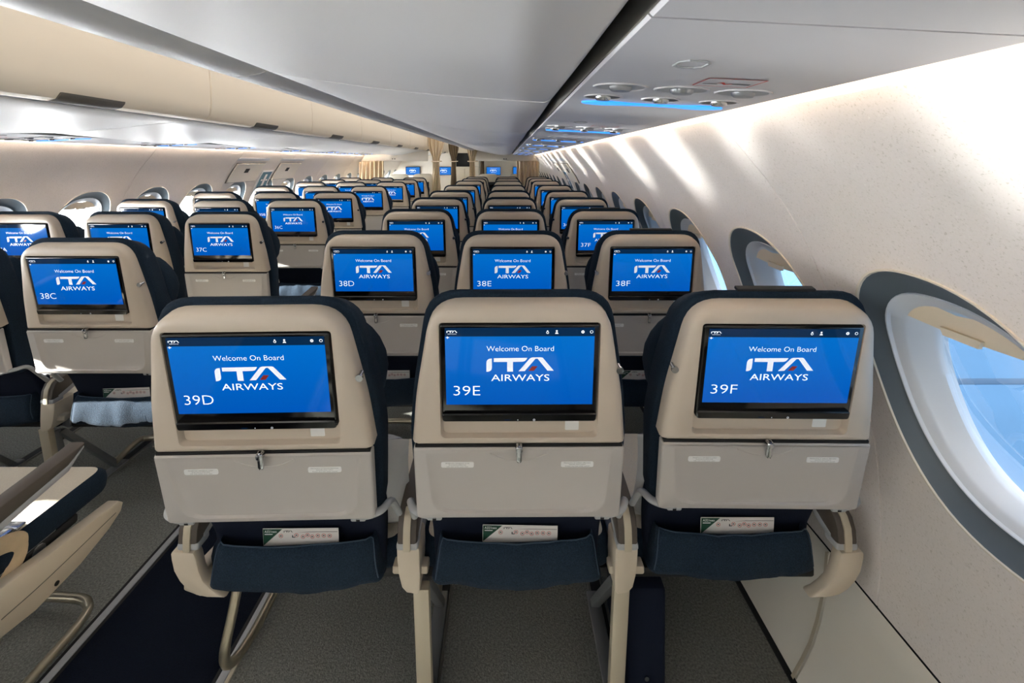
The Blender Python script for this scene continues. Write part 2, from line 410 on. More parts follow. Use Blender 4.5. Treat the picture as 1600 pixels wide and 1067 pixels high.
    # small plane, and the four icons of the bar
    for pl in ([(-.1455, .4245), (-.1395, .4245), (-.1385, .4251), (-.1395, .4257), (-.1455, .4257)], [(-.1435, .4225), (-.1425, .4225), (-.141, .4251), (-.1425, .4277), (-.1435, .4277), (-.1428, .4251)]): flat(mb, pl, d, 2)
    ringpoly(mb, .0545, .4352, .0016, .0027, d, 2); disc(mb, .0545, .4386, .0014, d, 2)
    disc(mb, .0725, .4385, .0020, d, 2); flat(mb, [(.0692, .4325), (.0758, .4325), (.0745, .4355), (.0705, .4355)], d, 2)
    ringpoly(mb, .1240, .4365, .0012, .0032, d, 2); ringpoly(mb, .1412, .4365, .0023, .0032, d, 2)
    ME['display'] = mesh_of('display', mb, ['scr_blue', 'scr_bar', 'scr_white', 'scr_grey', 'scr_red'], smooth=False)
    # ---- parts below the back (root space)
    mb = MB(); rings = []
    for z, y0, y1, hw in ((.66, .125, .19, .205), (.56, .180, .235, .207), (.50, .205, .25, .205), (.375, .222, .26, .20)):
        rings.append([(x, y, z) for x, y in rq([(-hw, y0), (hw, y0), (hw, y1), (-hw, y1)], .016, 4)])
    mb.loft(rings, 0, True, True); ME['lower'] = mesh_of('lower_back', mb, ['navy_dark'])
    for var in range(3):
        mb = MB(); rings = []; rr = random.Random(var+3); ph = rr.uniform(0, 6)
        prof = [(.434, .152, .17), (.436, .122, .184), (.442, .102, .197), (.453, .089, .205), (.470, .082, .199), (.502, .079, .194), (.532, .080, .190), (.553, .084, .187), (.564, .088, .184), (.5675, .0925, .182), (.564, .097, .180), (.54, .100, .178), (.50, .104, .17)]
        for i, (z, y0, hw) in enumerate(prof):
            ring = []
            base = rq([(-hw, y0), (-hw*.5, y0), (0, y0), (hw*.5, y0), (hw, y0), (hw, .148), (-hw, .148)], [.024, .05, .05, .05, .024, .001, .001], 6)
            for x, y in base:
                k = x/.2
                a = (1-min(1, i/10))*1.0
                if y < .14 and i < 10:
                    y += .0055*mnoise.noise(Vector((x*22+ph, z*7, var)))+.003*mnoise.noise(Vector((x*45, z*14+ph, var)))
                    y += .006*math.cos(k*math.pi*.9)*-.6
                zz = z+(.007*k*k-.004*math.cos(2.2*k+ph*.3))*(i/12)+(.006*mnoise.noise(Vector((x*9, ph, 1))) if i < 5 else 0)+(.010*k*k-.004 if i < 4 else 0)
                ring.append((x, y, zz))
            ring = [(x, y+.083, .375+(z-.434)*.917) for x, y, z in ring]
            rings.append(ring)
        mb.loft(rings, 0, True, True)
        n0 = len(rings[9])//7
        edge = [p for p in rings[9][n0//2:5*n0-n0//2]]; left = [rings[q][n0//2] for q in (4, 5, 6, 7, 8)]; right = [rings[q][5*n0-n0//2] for q in (8, 7, 6, 5, 4)]
        mb.tube([(x, y-.001, z) for x, y, z in left+edge[::2]+right], .0016, 6, 1, 0)
        ME['pocket%d' % var] = mesh_of('seat_pocket', mb, ['pocket_fabric', 'piping'], ang=70)
    # seat cushion: leather top panel, navy sides
    mb = MB(); hw, y0, y1 = .240, .235, .665
    def cr_(i, z, yy1=None): return [(x, y, z) for x, y in rq([(-hw+i, y0+i), (hw-i, y0+i), (hw-i, y1-i), (-hw+i, y1-i)], .035, 6)]
    mb.loft([cr_(.02, .372), cr_(.004, .378), cr_(0, .388), cr_(-.002, .41), cr_(.001, .430), cr_(.008, .440), cr_(.014, .444)], 1, True, False)
    mb.loft([cr_(.014, .444), cr_(.05, .450), cr_(.11, .448)], 0, False, True)
    ME['cushion'] = mesh_of('seat_cushion', mb, ['leather', 'navy_fabric'], ang=50)
    # safety card
    mb = MB(); w, h = .090, .125
    mb.rbox(-w, w, -.0008, .0008, 0, h, .0006, 0)
    d = -.0012
    flat(mb, [(-w+.001, h-.042), (-w+.001, h-.001), (-w+.047, h-.001)], d, 1)
    flat_text(mb, text('A321neo', .0062, -w+.0045, h-.0095, 'LEFT', width=.029, bold=.01), d-.0004, 2)
    flat(mb, [(-w+.0045, h-.0145), (-w+.023, h-.0145), (-w+.0245, h-.0125), (-w+.0045, h-.0125)], d-.0004, 2)
    put_logo(mb, -w+.061, h-.0065, .021, d-.0004, 3, None)
    flat(mb, [(-.01, h-.0095), (.02, h-.0078), (w-.002, h-.0078), (w-.002, h-.0088), (.02, h-.0088)], d, 3)
    for i, (x, z) in enumerate([(-.047, .018), (-.010, .0165), (.0055, .0205), (.0165, .0165), (.0275, .0205), (.041, .018), (.055, .018), (.069, .0185)]):
        ringpoly(mb, x, h-z, .0040, .0050, d, 4); flat(mb, [(x-.0026, h-z-.0012), (x+.0026, h-z-.0012), (x+.0010, h-z+.0016), (x-.0016, h-z+.0014)], d, 3)
    flat(mb, [(-.0205, h-.0225), (-.013, h-.0225), (-.013, h-.0205), (-.018, h-.0205), (-.018, h-.0165), (-.0205, h-.0165)], d, 3)
    ME['card'] = mesh_of('safety_card', mb, ['card_white', 'green_card', 'white', 'ink', 'red_ink'], smooth=False)
build_seat_meshes()

NUM = {}
def number_mesh(s):
    if s not in NUM:
        mb = MB(); flat_text(mb, text(s, .0228, -.1325, .2985, 'LEFT', width=.0535 if s[-1] != 'D' else .056, bold=-.012), YD-.0004, 0)
        NUM[s] = mesh_of('seat_number', mb, ['scr_white'], smooth=False)
    return NUM[s]

BO = (0, .082, .637)
def seat(label, x, y, num, t=10.5, rz=0, hook=1, lod=0, group=None, var=0):
    r = thing('airplane_seat', label, 'airplane seat', (x, y+.0155, 0), (0, 0, R(rz)), group)
    rot = (R(t), 0, 0)
    B = lambda n, k, p=r: put(n, ME[k], p, BO if p is r else (0, 0, 0), rot if p is r else (0, 0, 0))
    B('back_shell', 'shell'); B('back_cushion', 'pad'); B('headrest', 'headrest')
    mo = B('monitor', 'monitor'); B('display', 'display', mo); put('seat_number', number_mesh(num), mo)
    tr = B('tray_table', 'tray')
    if lod < 2:
        B('seam_liner', 'gap'); B('tray_latch', 'latch'); B('placard', 'pl1', tr); B('placard', 'pl2', tr)
        B('sticker', 'sticker')['label'] = 'blank white sticker'
        B('coat_hook', 'hook%d' % hook); B('tray_arm', 'arm1'); B('tray_arm', 'arm-1')
    if num[-1] == 'F' and lod == 0: B('headrest_strap', 'strap')
    put('lower_back', ME['lower'], r); put('seat_pocket', ME['pocket%d' % (var % 3)], r); put('seat_cushion', ME['cushion'], r)
    return r
def card(label, x, y, dx=.0, tilt=2, drop=0):
    ob = put('safety_card', ME['card'], None, (x+dx, y+.2105, .402-drop), (R(4), R(tilt), 0), label=label, category='safety card', group='safety cards in the seat pockets')
    return ob

# ------------------------------------------------------------------ seat row frames
def frame_meshes():
    # middle and outer armrest caps, seen from behind; (x, z) outline in row space, x from the middle seat
    X = lambda u: (u-790)*.001515-.028; Z = lambda v: CZ-(v-252)*.001515
    out = [(266, 866), (267, 875), (271, 893), (280, 909), (292, 922), (306, 930.5), (323, 934), (352, 934), (340, 928), (329, 920), (317, 908), (310.5, 893), (306, 873), (302, 864), (270, 862)]
    pl = [(X(a), Z(b)) for a, b in out]
    mb = MB(); mb.prism(pl, lambda a, b, d: (a, d, b), .176, .206, .006)
    ME['capL'] = mesh_of('armrest_cap', mb, ['beige_plastic'])
    mb = MB(); mb.prism([(-a, b) for a, b in pl], lambda a, b, d: (a, d, b), .176, .206, .006)
    ME['capR'] = mesh_of('armrest_cap', mb, ['beige_plastic'])
    for sx in (1, -1):
        p2 = [(-.026, .476), (-.025, .448), (-.021, .413), (-.014, .385), (-.002, .372), (.024, .368), (.030, .377), (.031, .42), (.029, .476), (.024, .482), (-.021, .482)]
        mb = MB(); mb.prism([(sx*a, b) for a, b in p2], lambda a, b, d: (a, d, b), .182, .26, .006)
        mb.rbox(-.040, .046, .20, .23, .40, .42, .004)
        ME['capM%d' % sx] = mesh_of('armrest_cap', mb, ['beige_plastic'])
    # armrest: rear hub, strap, pad
    prof = [(.176, .495), (.179, .525), (.190, .548), (.212, .562), (.28, .572), (.40, .582), (.520, .593), (.548, .597), (.548, .590), (.50, .562), (.40, .546), (.30, .530), (.24, .508), (.21, .492), (.186, .488)]
    mb = MB(); mb.prism(prof, lambda a, b, d: (d, a, b), -.023, .023, .005, 0)
    side = [(.20, .500), (.30, .532), (.40, .549), (.50, .564), (.545, .589), (.50, .548), (.40, .532), (.30, .514), (.24, .494), (.20, .484)]
    mb.prism(side, lambda a, b, d: (d, a, b), -.0248, .0248, .003, 1)
    mb.rbox(-.0255, .0255, .178, .22, .476, .494, .005, 1)
    strap = [(.1735, .478), (.1735, .508), (.1765, .532), (.189, .552), (.203, .560), (.208, .560), (.206, .552), (.197, .546), (.188, .53), (.183, .478)]
    mb.prism(strap, lambda a, b, d: (d, a, b), -.0085, .0085, .001, 2)
    ME['armrest'] = mesh_of('armrest', mb, ['brown_pad', 'grey_plastic', 'leg_beige'])
    # side shroud under the outer armrests
    sh = [(.19, .372), (.24, .31), (.32, .262), (.42, .245), (.54, .255), (.63, .280), (.672, .303), (.680, .325), (.662, .342), (.60, .348), (.45, .362), (.30, .385), (.19, .405)]
    mb = MB(); mb.prism(sh, lambda a, b, d: (d, a, b), -.02, .02, .007, 0)
    mb.tube([(-.0205, .34, .305), (-.0205, .45, .303), (-.0205, .65, .314)], .0012, 6, 1)
    mb.tube([(.0205, .34, .305), (.0205, .45, .303), (.0205, .65, .314)], .0012, 6, 1)
    mb.tube([(.018, .47, .268), (.0225, .47, .268)], .006, 12, 2, 0); mb.tube([(-.018, .47, .268), (-.0225, .47, .268)], .006, 12, 2, 0)
    ME['shroud'] = mesh_of('side_shroud', mb, ['beige_plastic', 'handle_grey', 'gap'])
    # leg
    mb = MB()
    bar = lambda p, q, w, h, m: mb.prism([(p[0]-h, p[1]), (p[0]+h, p[1]), (q[0]+h, q[1]), (q[0]-h, q[1])], lambda a, b, d: (d, a, b), -w, w, .003, m)
    bar((.205, .37), (.262, .012), .019, .012, 0); bar((.24, .34), (.30, .012), .008, .016, 1); bar((.26, .33), (.52, .012), .013, .014, 1)
    mb.rbox(-.02, .02, .22, .56, 0, .014, .004, 1)
    ME['leg'] = mesh_of('leg', mb, ['leg_beige', 'grey_metal'])
    mb = MB()
    for y in (.285, .47): mb.tube([(-.755, y, .352), (.755, y, .352)], .019, 12, 0, 0)
    for x in (-.74, -.26, .26, .74): mb.rbox(x-.012, x+.012, .26, .52, .34, .40, .005, 0)
    ME['beam'] = mesh_of('cross_beam', mb, ['grey_metal'])
    mb = MB(); mb.rbox(-.235, .235, .25, .58, .345, .372, .006); ME['pan'] = mesh_of('seat_pan', mb, ['black_matte'])
frame_meshes()

def row_frame(label, xm, y, side, box=False):
    """three-seat frame; side -1: aisle on its left, +1: aisle on its right"""
    r = thing('seat_row_frame', label, 'seat frame', (xm, y, 0), group=None)
    for dx, k in ((-.782, 'capL'), (-.262, 'capM1'), (.262, 'capM-1'), (.782, 'capR')):
        put('armrest', ME['armrest'], r, (dx, 0, 0))
        put('armrest_cap', ME[k], r, (0 if abs(dx) > .5 else dx, 0, 0))
    put('side_shroud', ME['shroud'], r, (side*.782, 0, 0))
    for dx in ((-.232, .252) if side < 0 else (-.252, .232)): put('leg', ME['leg'], r, (dx, 0, 0))
    put('cross_beam', ME['beam'], r)
    for dx in (-.52, 0, .52): put('seat_pan', ME['pan'], r, (dx, 0, 0))
    s = side
    mb = MB()
    mb.tube([(s*.758, .40, .345), (s*.766, .365, .26), (s*.770, .33, .17), (s*.774, .305, .10), (s*.774, .315, .055), (s*.766, .350, .036), (s*.757, .42, .036), (s*.757, .52, .04), (s*.756, .585, .045), (s*.735, .63, .048), (s*.66, .652, .05), (s*.40, .655, .05), (s*.252, .655, .05), (s*.245, .60, .06), (s*.24, .50, .04)], .013, 10, 0, 8)
    obj('baggage_bar', mb, 'tube_metal', r)
    if box:
        mb = MB(); mb.rbox(.285, .385, .27, .50, .03, .30, .008); mb.tube([(.335, .266, .07), (.335, .272, .07)], .006, 10, 1, 0); obj('electronics_box', mb, ['navy_dark', 'chrome'], r)
    return r

# ------------------------------------------------------------------ seats: all rows
RX = {'D': -.493, 'E': .028, 'F': .551}; LX = {'A': -2.530, 'B': -2.007, 'C': -1.485}
RY = {39: .868, 38: 1.643, 37: 2.418, 36: 3.193, 35: 3.945, 34: 4.9, 33: 6.0, 32: 6.8, 31: 7.5}
LY = {39: .715, 38: 1.50, 37: 2.285, 36: 3.07, 35: 3.81, 34: 4.75, 33: 5.69, 32: 6.43, 31: 7.15}
ORD = {39: 'nearest row', 38: 'second row ahead', 37: 'third row ahead', 36: 'fourth row ahead', 35: 'fifth row ahead', 34: 'sixth row ahead', 33: 'seventh row ahead', 32: 'eighth row ahead', 31: 'farthest row ahead'}
PLACE = {'D': 'aisle seat right of the aisle', 'E': 'middle seat right of the aisle', 'F': 'window seat by the right wall', 'C': 'aisle seat left of the aisle', 'B': 'middle seat left of the aisle', 'A': 'window seat by the left wall'}
READ = {'39D', '39E', '39F', '38C', '38D', '38E', '38F', '37C', '37F', '36C'}
def seat_label(row, c):
    n = '%d%s' % (row, c)
    if n in READ: return 'beige airplane seat whose blue screen reads %s, %s' % (n, ORD[row])
    if row == 39: return 'airplane seat with cream leather cushion at the left frame edge, %s, %s' % ('beside the aisle' if c == 'C' else 'beyond the armrest', ORD[row])
    return 'beige airplane seat with blue screen, %s, %s' % (PLACE[c], ORD[row])
def grp(c): return 'seats right of the aisle' if c in 'DEF' else 'seats left of the aisle'
for row, y in RY.items():
    for c, x in RX.items():
        t, rz, yy, hk = 10.5, 0, y, 1
        if row == 39: t, rz, yy, hk = {'D': (12.6, 1.6, .8495, 1), 'E': (9.5, .4, .8585, 1), 'F': (12.0, -.7, .882, -1)}[c]
        elif c == 'F': hk = -1
        if row < 39: t += random.uniform(-.5, .5); x += random.uniform(-.004, .004)
        seat(seat_label(row, c), x, yy, '%d%s' % (row, c), t, rz, hk, 0 if row > 36 else (1 if row > 34 else 2), grp(c), ord(c)+row)
        if row >= 37: card('safety card in the pocket of the seat whose screen reads %d%s' % (row, c), x, yy, {'D': .006, 'E': .005, 'F': .018}[c], {'D': -.5, 'E': 1.0, 'F': 0}[c])
    fr = row_frame('metal and plastic frame with armrests under the seats right of the aisle, %s' % ORD[row], .028, y, -1, row >= 38)
for row, y in LY.items():
    for c, x in LX.items():
        if row == 39 and c == 'A': continue
        t = 10.5 if row != 38 else 11.5
        if c == 'C' and row == 38: x = -1.468
        s = seat(seat_label(row, c), x, y, '%d%s' % (row, c), t, 0, 1, 0 if row > 36 else (1 if row > 34 else 2), grp(c), ord(c)+row)
        if row == 39 and c == 'C':
            mb = MB(); mb.rbox(.150, .232, .40, .425, .452, .460, .003); mb.rbox(.172, .238, .345, .395, .452, .470, .007)
            obj('seatbelt_buckle', mb, 'chrome', s)
            mb = MB(); mb.tube([(.20, .21, .458), (.21, .27, .455), (.205, .35, .457)], .02, 8, 0, 6, flat=.15); obj('seatbelt_strap', mb, 'grey_plastic', s)
            mb = MB(); mb.tube([(.238, .26, .455), (.242, .34, .455), (.243, .395, .430), (.243, .40, .392), (.242, .365, .352), (.240, .30, .335)], .022, 8, 0, 8, flat=1); 
            mb.v = [(.238+(v[0]-.238)*.22, v[1], v[2]) for v in mb.v]
            obj('side_trim', mb, 'leather_cream', s, label='cream leather loop on the cushion side')
        if row in (38, 37) and c == 'C': card('safety card in the pocket of the seat whose screen reads %d%s' % (row, c), x, y, .01, -2)
    row_frame('metal and plastic frame with armrests under the seats left of the aisle, %s' % ORD[row], -2.007, y, 1)

# wrapped pillows
def pillow(label, x, y, z, rx, rz, w, h, th):
    mb = MB(); n = 14; vs = []; fs = []
    for side in (1, -1):
        k = len(vs)
        for i in range(n+1):
            for j in range(n+1):
                a = -1+2*i/n; b = -1+2*j/n
                f = max(0, (1-a**4)*(1-b**4))**.55
                w2 = 1-.07*(abs(a)**2)*(1-abs(b))**.5; 
                vs.append((a*w/2*(1-.05*(1-b*b)), side*(th/2*f+.004*mnoise.noise(Vector((a*5, b*5, side)))), b*h/2*(1-.05*(1-a*a))))
        for i in range(n):
            for j in range(n):
                q = (k+i*(n+1)+j, k+(i+1)*(n+1)+j, k+(i+1)*(n+1)+j+1, k+i*(n+1)+j+1); fs.append(q if side < 0 else q[::-1])
    mb.add(vs, fs)
    return obj('pillow', mb, 'plastic_wrap', None, (x, y, z), (R(rx), 0, R(rz)), label=label, category='pillow', group='plastic wrapped pillows')
pillow('white plastic wrapped pillow on the seat whose screen reads 39D', -.425, 1.155, .575, 14, -4, .37, .26, .11)
pillow('white plastic wrapped pillow on the seat whose screen reads 39F', .515, 1.175, .575, 14, 4, .36, .26, .11)

# ------------------------------------------------------------------ the shell of the cabin
PR = [(-.02, .772), (0, .778), (.10, .830), (.22, .862), (.349, .876), (.50, .886), (.70, .876), (.85, .848), (1.0, .800), (1.08, .764), (1.233, .696), (1.344, .626), (1.419, .566), (1.49, .508), (1.56, .485), (2.2, .47)]
def prof(z):
    for i in range(len(PR)-1):
        if z <= PR[i+1][0] or i == len(PR)-2:
            z0, x0 = PR[i]; z1, x1 = PR[i+1]; h = z1-z0
            m0 = (x1-PR[i-1][1])/(z1-PR[i-1][0]) if i else (x1-x0)/h
            m1 = (PR[i+2][1]-x0)/(PR[i+2][0]-z0) if i < len(PR)-2 else (x1-x0)/h
            t = max(0, (z-z0)/h)
            return (2*t**3-3*t*t+1)*x0+(t**3-2*t*t+t)*h*m0+(-2*t**3+3*t*t)*x1+(t**3-t*t)*h*m1
def px(side, x): return x if side > 0 else -2.0-x             # mirror about the aisle centre
PITCH = .533; YC0 = .775; WZ = .945; KS = range(-11, 20)
NA = 72
def angs(): return [2*math.pi*(k+.5)/NA for k in range(NA)]
def oval(a, b, n=2.35):
    out = []
    for t in angs():
        c, s = math.cos(t), math.sin(t); r = (abs(c/a)**n+abs(s/b)**n)**(-1/n); out.append((r*c, r*s))
    return out
def cell(y0, y1, z0, z1):
    out = []
    A = angs()
    cors = [(y1, z1), (y0, z1), (y0, z0), (y1, z0)]
    pts = []
    for t in A:
        c, s = math.cos(t), math.sin(t)
        k = min((y1/c if c > 0 else y0/c) if abs(c) > 1e-6 else 9, (z1/s if s > 0 else z0/s) if abs(s) > 1e-6 else 9)
        pts.append([k*c, k*s])
    for q in cors:
        j = min(range(NA), key=lambda i: (pts[i][0]-q[0])**2+(pts[i][1]-q[1])**2); pts[j] = list(q)
    return pts
ZB, ZT = .349, 1.50
WOUT = (.203, .258)
for side, nm in ((1, 'right'), (-1, 'left')):
    wall = put('wall_'+nm, None, kind='structure')
    mb_panel = None
    for k in KS:
        yc = YC0+PITCH*k
        P = lambda y, z, d=0: (px(side, prof(WZ+z)+d), yc+y, WZ+z)
        mb = MB(); seamR = (k % 2 == 0); g = .0022
        inn = oval(*WOUT); rc = cell(-PITCH/2+(g if not seamR else .0002), PITCH/2-(g if seamR else .0002), ZB-WZ+.002, ZT-WZ)
        rings = []
        for t in (0, .12, .3, .55, .8, 1): rings.append([P(a[0]+(b[0]-a[0])*t, a[1]+(b[1]-a[1])*t) for a, b in zip(inn, rc)])
        rc2 = cell(-PITCH/2-.001, PITCH/2+.001, ZB-WZ-.002, ZT-WZ+.001)
        rings.append([P(b[0], b[1], .007) for b in rc2])
        mb.loft(rings)
        obj('wall_panel', mb, 'wall', wall)
        # window
        w = put('window_%d' % (k+12 if side > 0 else k+12+len(KS)), None, None, (0, 0, 0), kind='structure')
        mb = MB()
        Q = lambda a, b, d: [P(y, z, d) for y, z in oval(a, b)]
        mb.loft([Q(.204, .259, .003), Q(.203, .258, -.004), Q(.1995, .2545, -.004), Q(.1985, .2535, 0), Q(.196, .251, .004), Q(.188, .240, .016), Q(.182, .222, .027), Q(.178, .214, .031)], ms=[0, 0, 0, 1, 1, 1, 1])
        obj('bezel', mb, ['bezel_lip', 'bezel'], w)
        mb = MB()
        mb.loft([Q(.178, .214, .031), Q(.176, .212, .028), Q(.174, .210, .029), Q(.172, .208, .036), Q(.156, .193, .044), Q(.151, .188, .050), Q(.146, .184, .058), Q(.126, .172, .074), Q(.121, .168, .080), Q(.120, .167, .10)])
        obj('window_liner', mb, 'liner', w)
        mb = MB(); mb.add(Q(.124, .171, .088), [tuple(range(NA))]); obj('glass_pane', mb, 'pane', w)
        # shade, almost fully raised, with its grip
        mb = MB(); rows = []
        for zz in (.190, .180, .168, .156, .146):
            hwid = .150*(max(0, 1-(zz/.1945)**2.35))**(1/2.35)
            rows.append([P(hwid*(-1+2*i/12), zz-(.006*(1-abs(-1+2*i/12))), .047-.0005*i*0) for i in range(13)])
        rows.append([(p[0]+side*.006, p[1], p[2]-.001) for p in rows[-1]])
        mb.loft(rows, 0, closed=False)
        gx = [P(-.036, .152, .047), P(.036, .152, .047), P(.030, .138, .042), P(-.030, .138, .042)]
        mb.loft([[(p[0]-side*.001, p[1], p[2]) for p in gx], [(p[0]-side*.008, p[1], p[2]) for p in gx]], 0, True, True)
        obj('window_shade', mb, 'cream_shade', w)
    # strip above the panels, running up behind the service units
    mb = MB(); ya, yb = YC0+PITCH*(KS[0]-.5), YC0+PITCH*(KS[-1]+.5)
    zs = [1.497, 1.52, 1.56, 1.7, 1.9, 2.2]
    mb.loft([[(px(side, prof(z)+.002), y, z) for y in (ya, yb)] for z in zs], closed=False); obj('upper_wall', mb, 'ceiling_white', wall)
    # dado panels
    d = put('trim_%d' % (1 if side > 0 else 2), None, kind='structure')
    ys = [1.19+1.066*i for i in range(-6, 10)]
    for a, b in zip(ys[:-1], ys[1:]):
        mb = MB(); zs = [.0, .02, .06, .10, .16, .22, .28, .335, .343]
        lo = lambda z, y, dd: (px(side, prof(z)-.004+dd), y, z)
        cols = [[(a+.001, .010), (a+.003, .0), (b-.006, .0), (b-.004, .010)]]
        grid = [[lo(z, y, dd+(.006 if z == zs[-1] else 0)) for y, dd in cols[0]] for z in zs]
        mb.loft(grid, closed=False); obj('dado_panel', mb, 'dado', d)
        mb = MB(); mb.loft([[lo(z, b-.004, -.006), lo(z, b+.006, -.006)] for z in zs], closed=False); mb.loft([[lo(z, b+.006, -.006), lo(z, b+.006, .006)] for z in zs], closed=False); obj('joint_strip', mb, 'leg_beige', d)
    mb = MB(); mb.loft([[(px(side, prof(z)+.009), y, z) for y in (ya, yb)] for z in (-.01, .1, .2, .3, .4)], closed=False); obj('backing', mb, 'gap', d)
    mb = MB(); mb.loft([[(px(side, .765), y, .0) for y in (-5.2, 11)], [(px(side, .765), y, .006) for y in (-5.2, 11)], [(px(side, .778), y, .010) for y in (-5.2, 11)]], closed=False)
    put('baseboard_'+nm, mesh_of('baseboard', mb, ['gap']), kind='structure')

mb = MB(); mb.rbox(-3.0, 1.0, -5.3, 11.3, -.06, 0, .001); obj('floor', mb, 'carpet', kind='structure')
mb = MB(); mb.rbox(-1.215, -.785, -5.2, 11.2, .0, .004, .001); obj('trim_3', mb, 'aisle_carpet', kind='structure')
for i, x in enumerate((-1.235, -.765)):
    mb = MB(); mb.rbox(x-.011, x+.011, -5.2, 8, 0, .007, .002, 0); mb.rbox(x-.0225, x-.0115, -5.2, 8, 0, .005, .001, 1); mb.rbox(x+.0115, x+.0225, -5.2, 8, 0, .005, .001, 2)
    obj('trim_%d' % (4+i), mb, ['strip_white', 'gap' if i == 0 else 'gap', 'gap' if i == 0 else 'leg_beige'], kind='structure')
for i, x in enumerate((-.200, .295, -1.78, -2.25)):
    mb = MB(); mb.rbox(x-.018, x+.018, -5.2, 9, 0, .005, .001, 1); mb.rbox(x-.026, x-.017, -5.2, 9, 0, .008, .002, 0); mb.rbox(x+.017, x+.026, -5.2, 9, 0, .008, .002, 0)
    obj('trim_%d' % (6+i), mb, ['track', 'black_matte'], kind='structure')
mb = MB(); mb.rbox(-2.6, .6, -5.3, 11.3, 2.10, 2.16, .001); obj('ceiling', mb, 'ceiling_white', kind='structure')
mb = MB(); mb.rbox(-3.05, 1.05, -5.3, -5.2, -.05, 2.2, .001); obj('wall_back', mb, 'header', kind='structure')
mb = MB(); mb.rbox(-3.05, 1.05, 11.0, 11.1, -.05, 2.2, .001); obj('wall_front', mb, 'header', kind='structure')

# cove light strips behind the outer edge of the service units
for side, nm in ((1, 'right'), (-1, 'left')):
    mb = MB(); xs = sorted((px(side, .425), px(side, .452)))
    mb.rbox(xs[0], xs[1], -5.1, 7.7, 1.548, 1.558, .002)
    ob = obj('cove_light_strip', mb, 'cove_light_'+nm, label='long warm light strip along the top of the %s wall' % nm, category='light')

# ------------------------------------------------------------------ overhead bins and service units
BP = [(.104, 1.556), (.100, 1.536), (.085, 1.530), (0, 1.536), (-.15, 1.547), (-.30, 1.563), (-.42, 1.580), (-.515, 1.596), (-.522, 1.601), (-.530, 1.601), (-.537, 1.596), (-.57, 1.588), (-.60, 1.586), (-.622, 1.592), (-.635, 1.610), (-.642, 1.66), (-.640, 1.74), (-.630, 1.84), (-.61, 1.92), (-.58, 1.99)]
def bin_unit(side, y0, y1, label):
    r = thing('overhead_bin', label, 'overhead bin', (px(side, -.25), (y0+y1)/2, 1.53), group='overhead bins on the %s' % ('right' if side > 0 else 'left'))
    ox, oy, oz = r.location
    g = .0025; n = 18; ysub = [y0+g]+[y0+g+.004+(y1-y0-2*g-.008)*i/n for i in range(n+1)]+[y1-g]
    def ring(y, e, pts):
        v = (y-y0)/(y1-y0); dip = .030*(1-(2*v-1)**2)
        return [(px(side, x)-ox, y-oy, z+e-(dip if z < 1.6 else 0)*min(1, max(0, (x+.50)/.34))*min(1, max(0, (.11-x)/.06))-oz) for x, z in pts]
    body = (BP[:6]+[(-.42, 1.577), (-.528, 1.585), (-.534, 1.589), (-.534, 1.64)] if side < 0 else BP[:9]+[(-.522, 1.64)])+[(.104, 1.64)]
    mb = MB(); rings = [ring(y, .004 if i in (0, len(ysub)-1) else 0, body) for i, y in enumerate(ysub)]
    mb.loft(rings, 0, True, True, True); obj('bin_body', mb, 'bin_grey', r)
    mb = MB(); rings = []
    door = ([(-.562, 1.602), (-.566, 1.590)]+BP[11:] if side < 0 else BP[9:])+[(-.40, 1.99), (-.40, 1.645), (-.545 if side < 0 else -.525, 1.645)]
    for i, y in enumerate(ysub):
        e = i in (0, len(ysub)-1)
        rings.append([(px(side, x+(.004 if e else 0))-ox, y-oy, z-oz) for x, z in door])
    mb.loft(rings, 0, True, True); obj('bin_door', mb, 'bin_cream' if side < 0 else 'bin_grey', r)
    if side < 0:
        mb = MB(); xs = sorted((px(side, -.563)-ox, px(side, -.536)-ox)); mb.rbox(xs[0], xs[1], y0+g-oy, y1-g-oy, 1.598-oz, 1.62-oz, .001); obj('latch_recess', mb, 'gap', r)
    ym = (y0+y1)/2
    if side > 0: return r
    mb = MB()
    hp = [(-.548, 1.592), (-.60, 1.5835), (-.626, 1.590), (-.638, 1.604), (-.640, 1.612), (-.632, 1.612), (-.55, 1.60)]
    mb.prism([(px(side, a)-ox, b-oz) for a, b in hp], lambda a, b, d: (a, d, b), ym-.155-oy, ym+.075-oy, .003, 0)
    obj('bin_handle', mb, 'handle_grey', r)
    return r
YB = [-2.224+1.066*i for i in range(0, 13)]
words = ['behind the camera', 'behind the camera', 'directly overhead', 'second ahead', 'third ahead', 'fourth ahead', 'fifth ahead', 'sixth ahead', 'seventh ahead', 'eighth ahead', 'beyond the curtain', 'last beyond the curtain']
for side in (1, -1):
    sd = 'right' if side > 0 else 'left'
    mb = MB(); xs = sorted((px(side, -.6), px(side, .11))); mb.rbox(xs[0], xs[1], -5.1, YB[1], 1.58, 1.99, .02); obj('trim_%d' % (16 if side > 0 else 17), mb, 'bin_grey', kind='structure')
    for i in range(1, 12):
        nmb = {2: 'nearest', 3: 'second', 4: 'third', 5: 'fourth', 6: 'fifth', 7: 'sixth', 8: 'seventh', 9: 'eighth', 10: 'ninth', 11: 'farthest', 1: 'rearmost'}[i]
        bin_unit(side, YB[i], YB[i+1], ('pale grey overhead bin above the right seats, %s in its line' if side > 0 else 'cream overhead bin with dark handle above the left seats, %s in its line') % nmb)
    mb = MB(); xs = sorted((px(side, .1165), px(side, .1188))); mb.rbox(xs[0], xs[1], -5.1, 7.8, 1.523, 1.556, .0008, 1); xs = sorted((px(side, .10), px(side, .121))); mb.rbox(xs[0], xs[1], -5.1, 9.5, 1.552, 1.60, .001); obj('trim_%d' % (10 if side > 0 else 11), mb, ['gap', 'handle_grey'], kind='structure')  # grey strip over the service unit lip paints in its shade; dark groove above

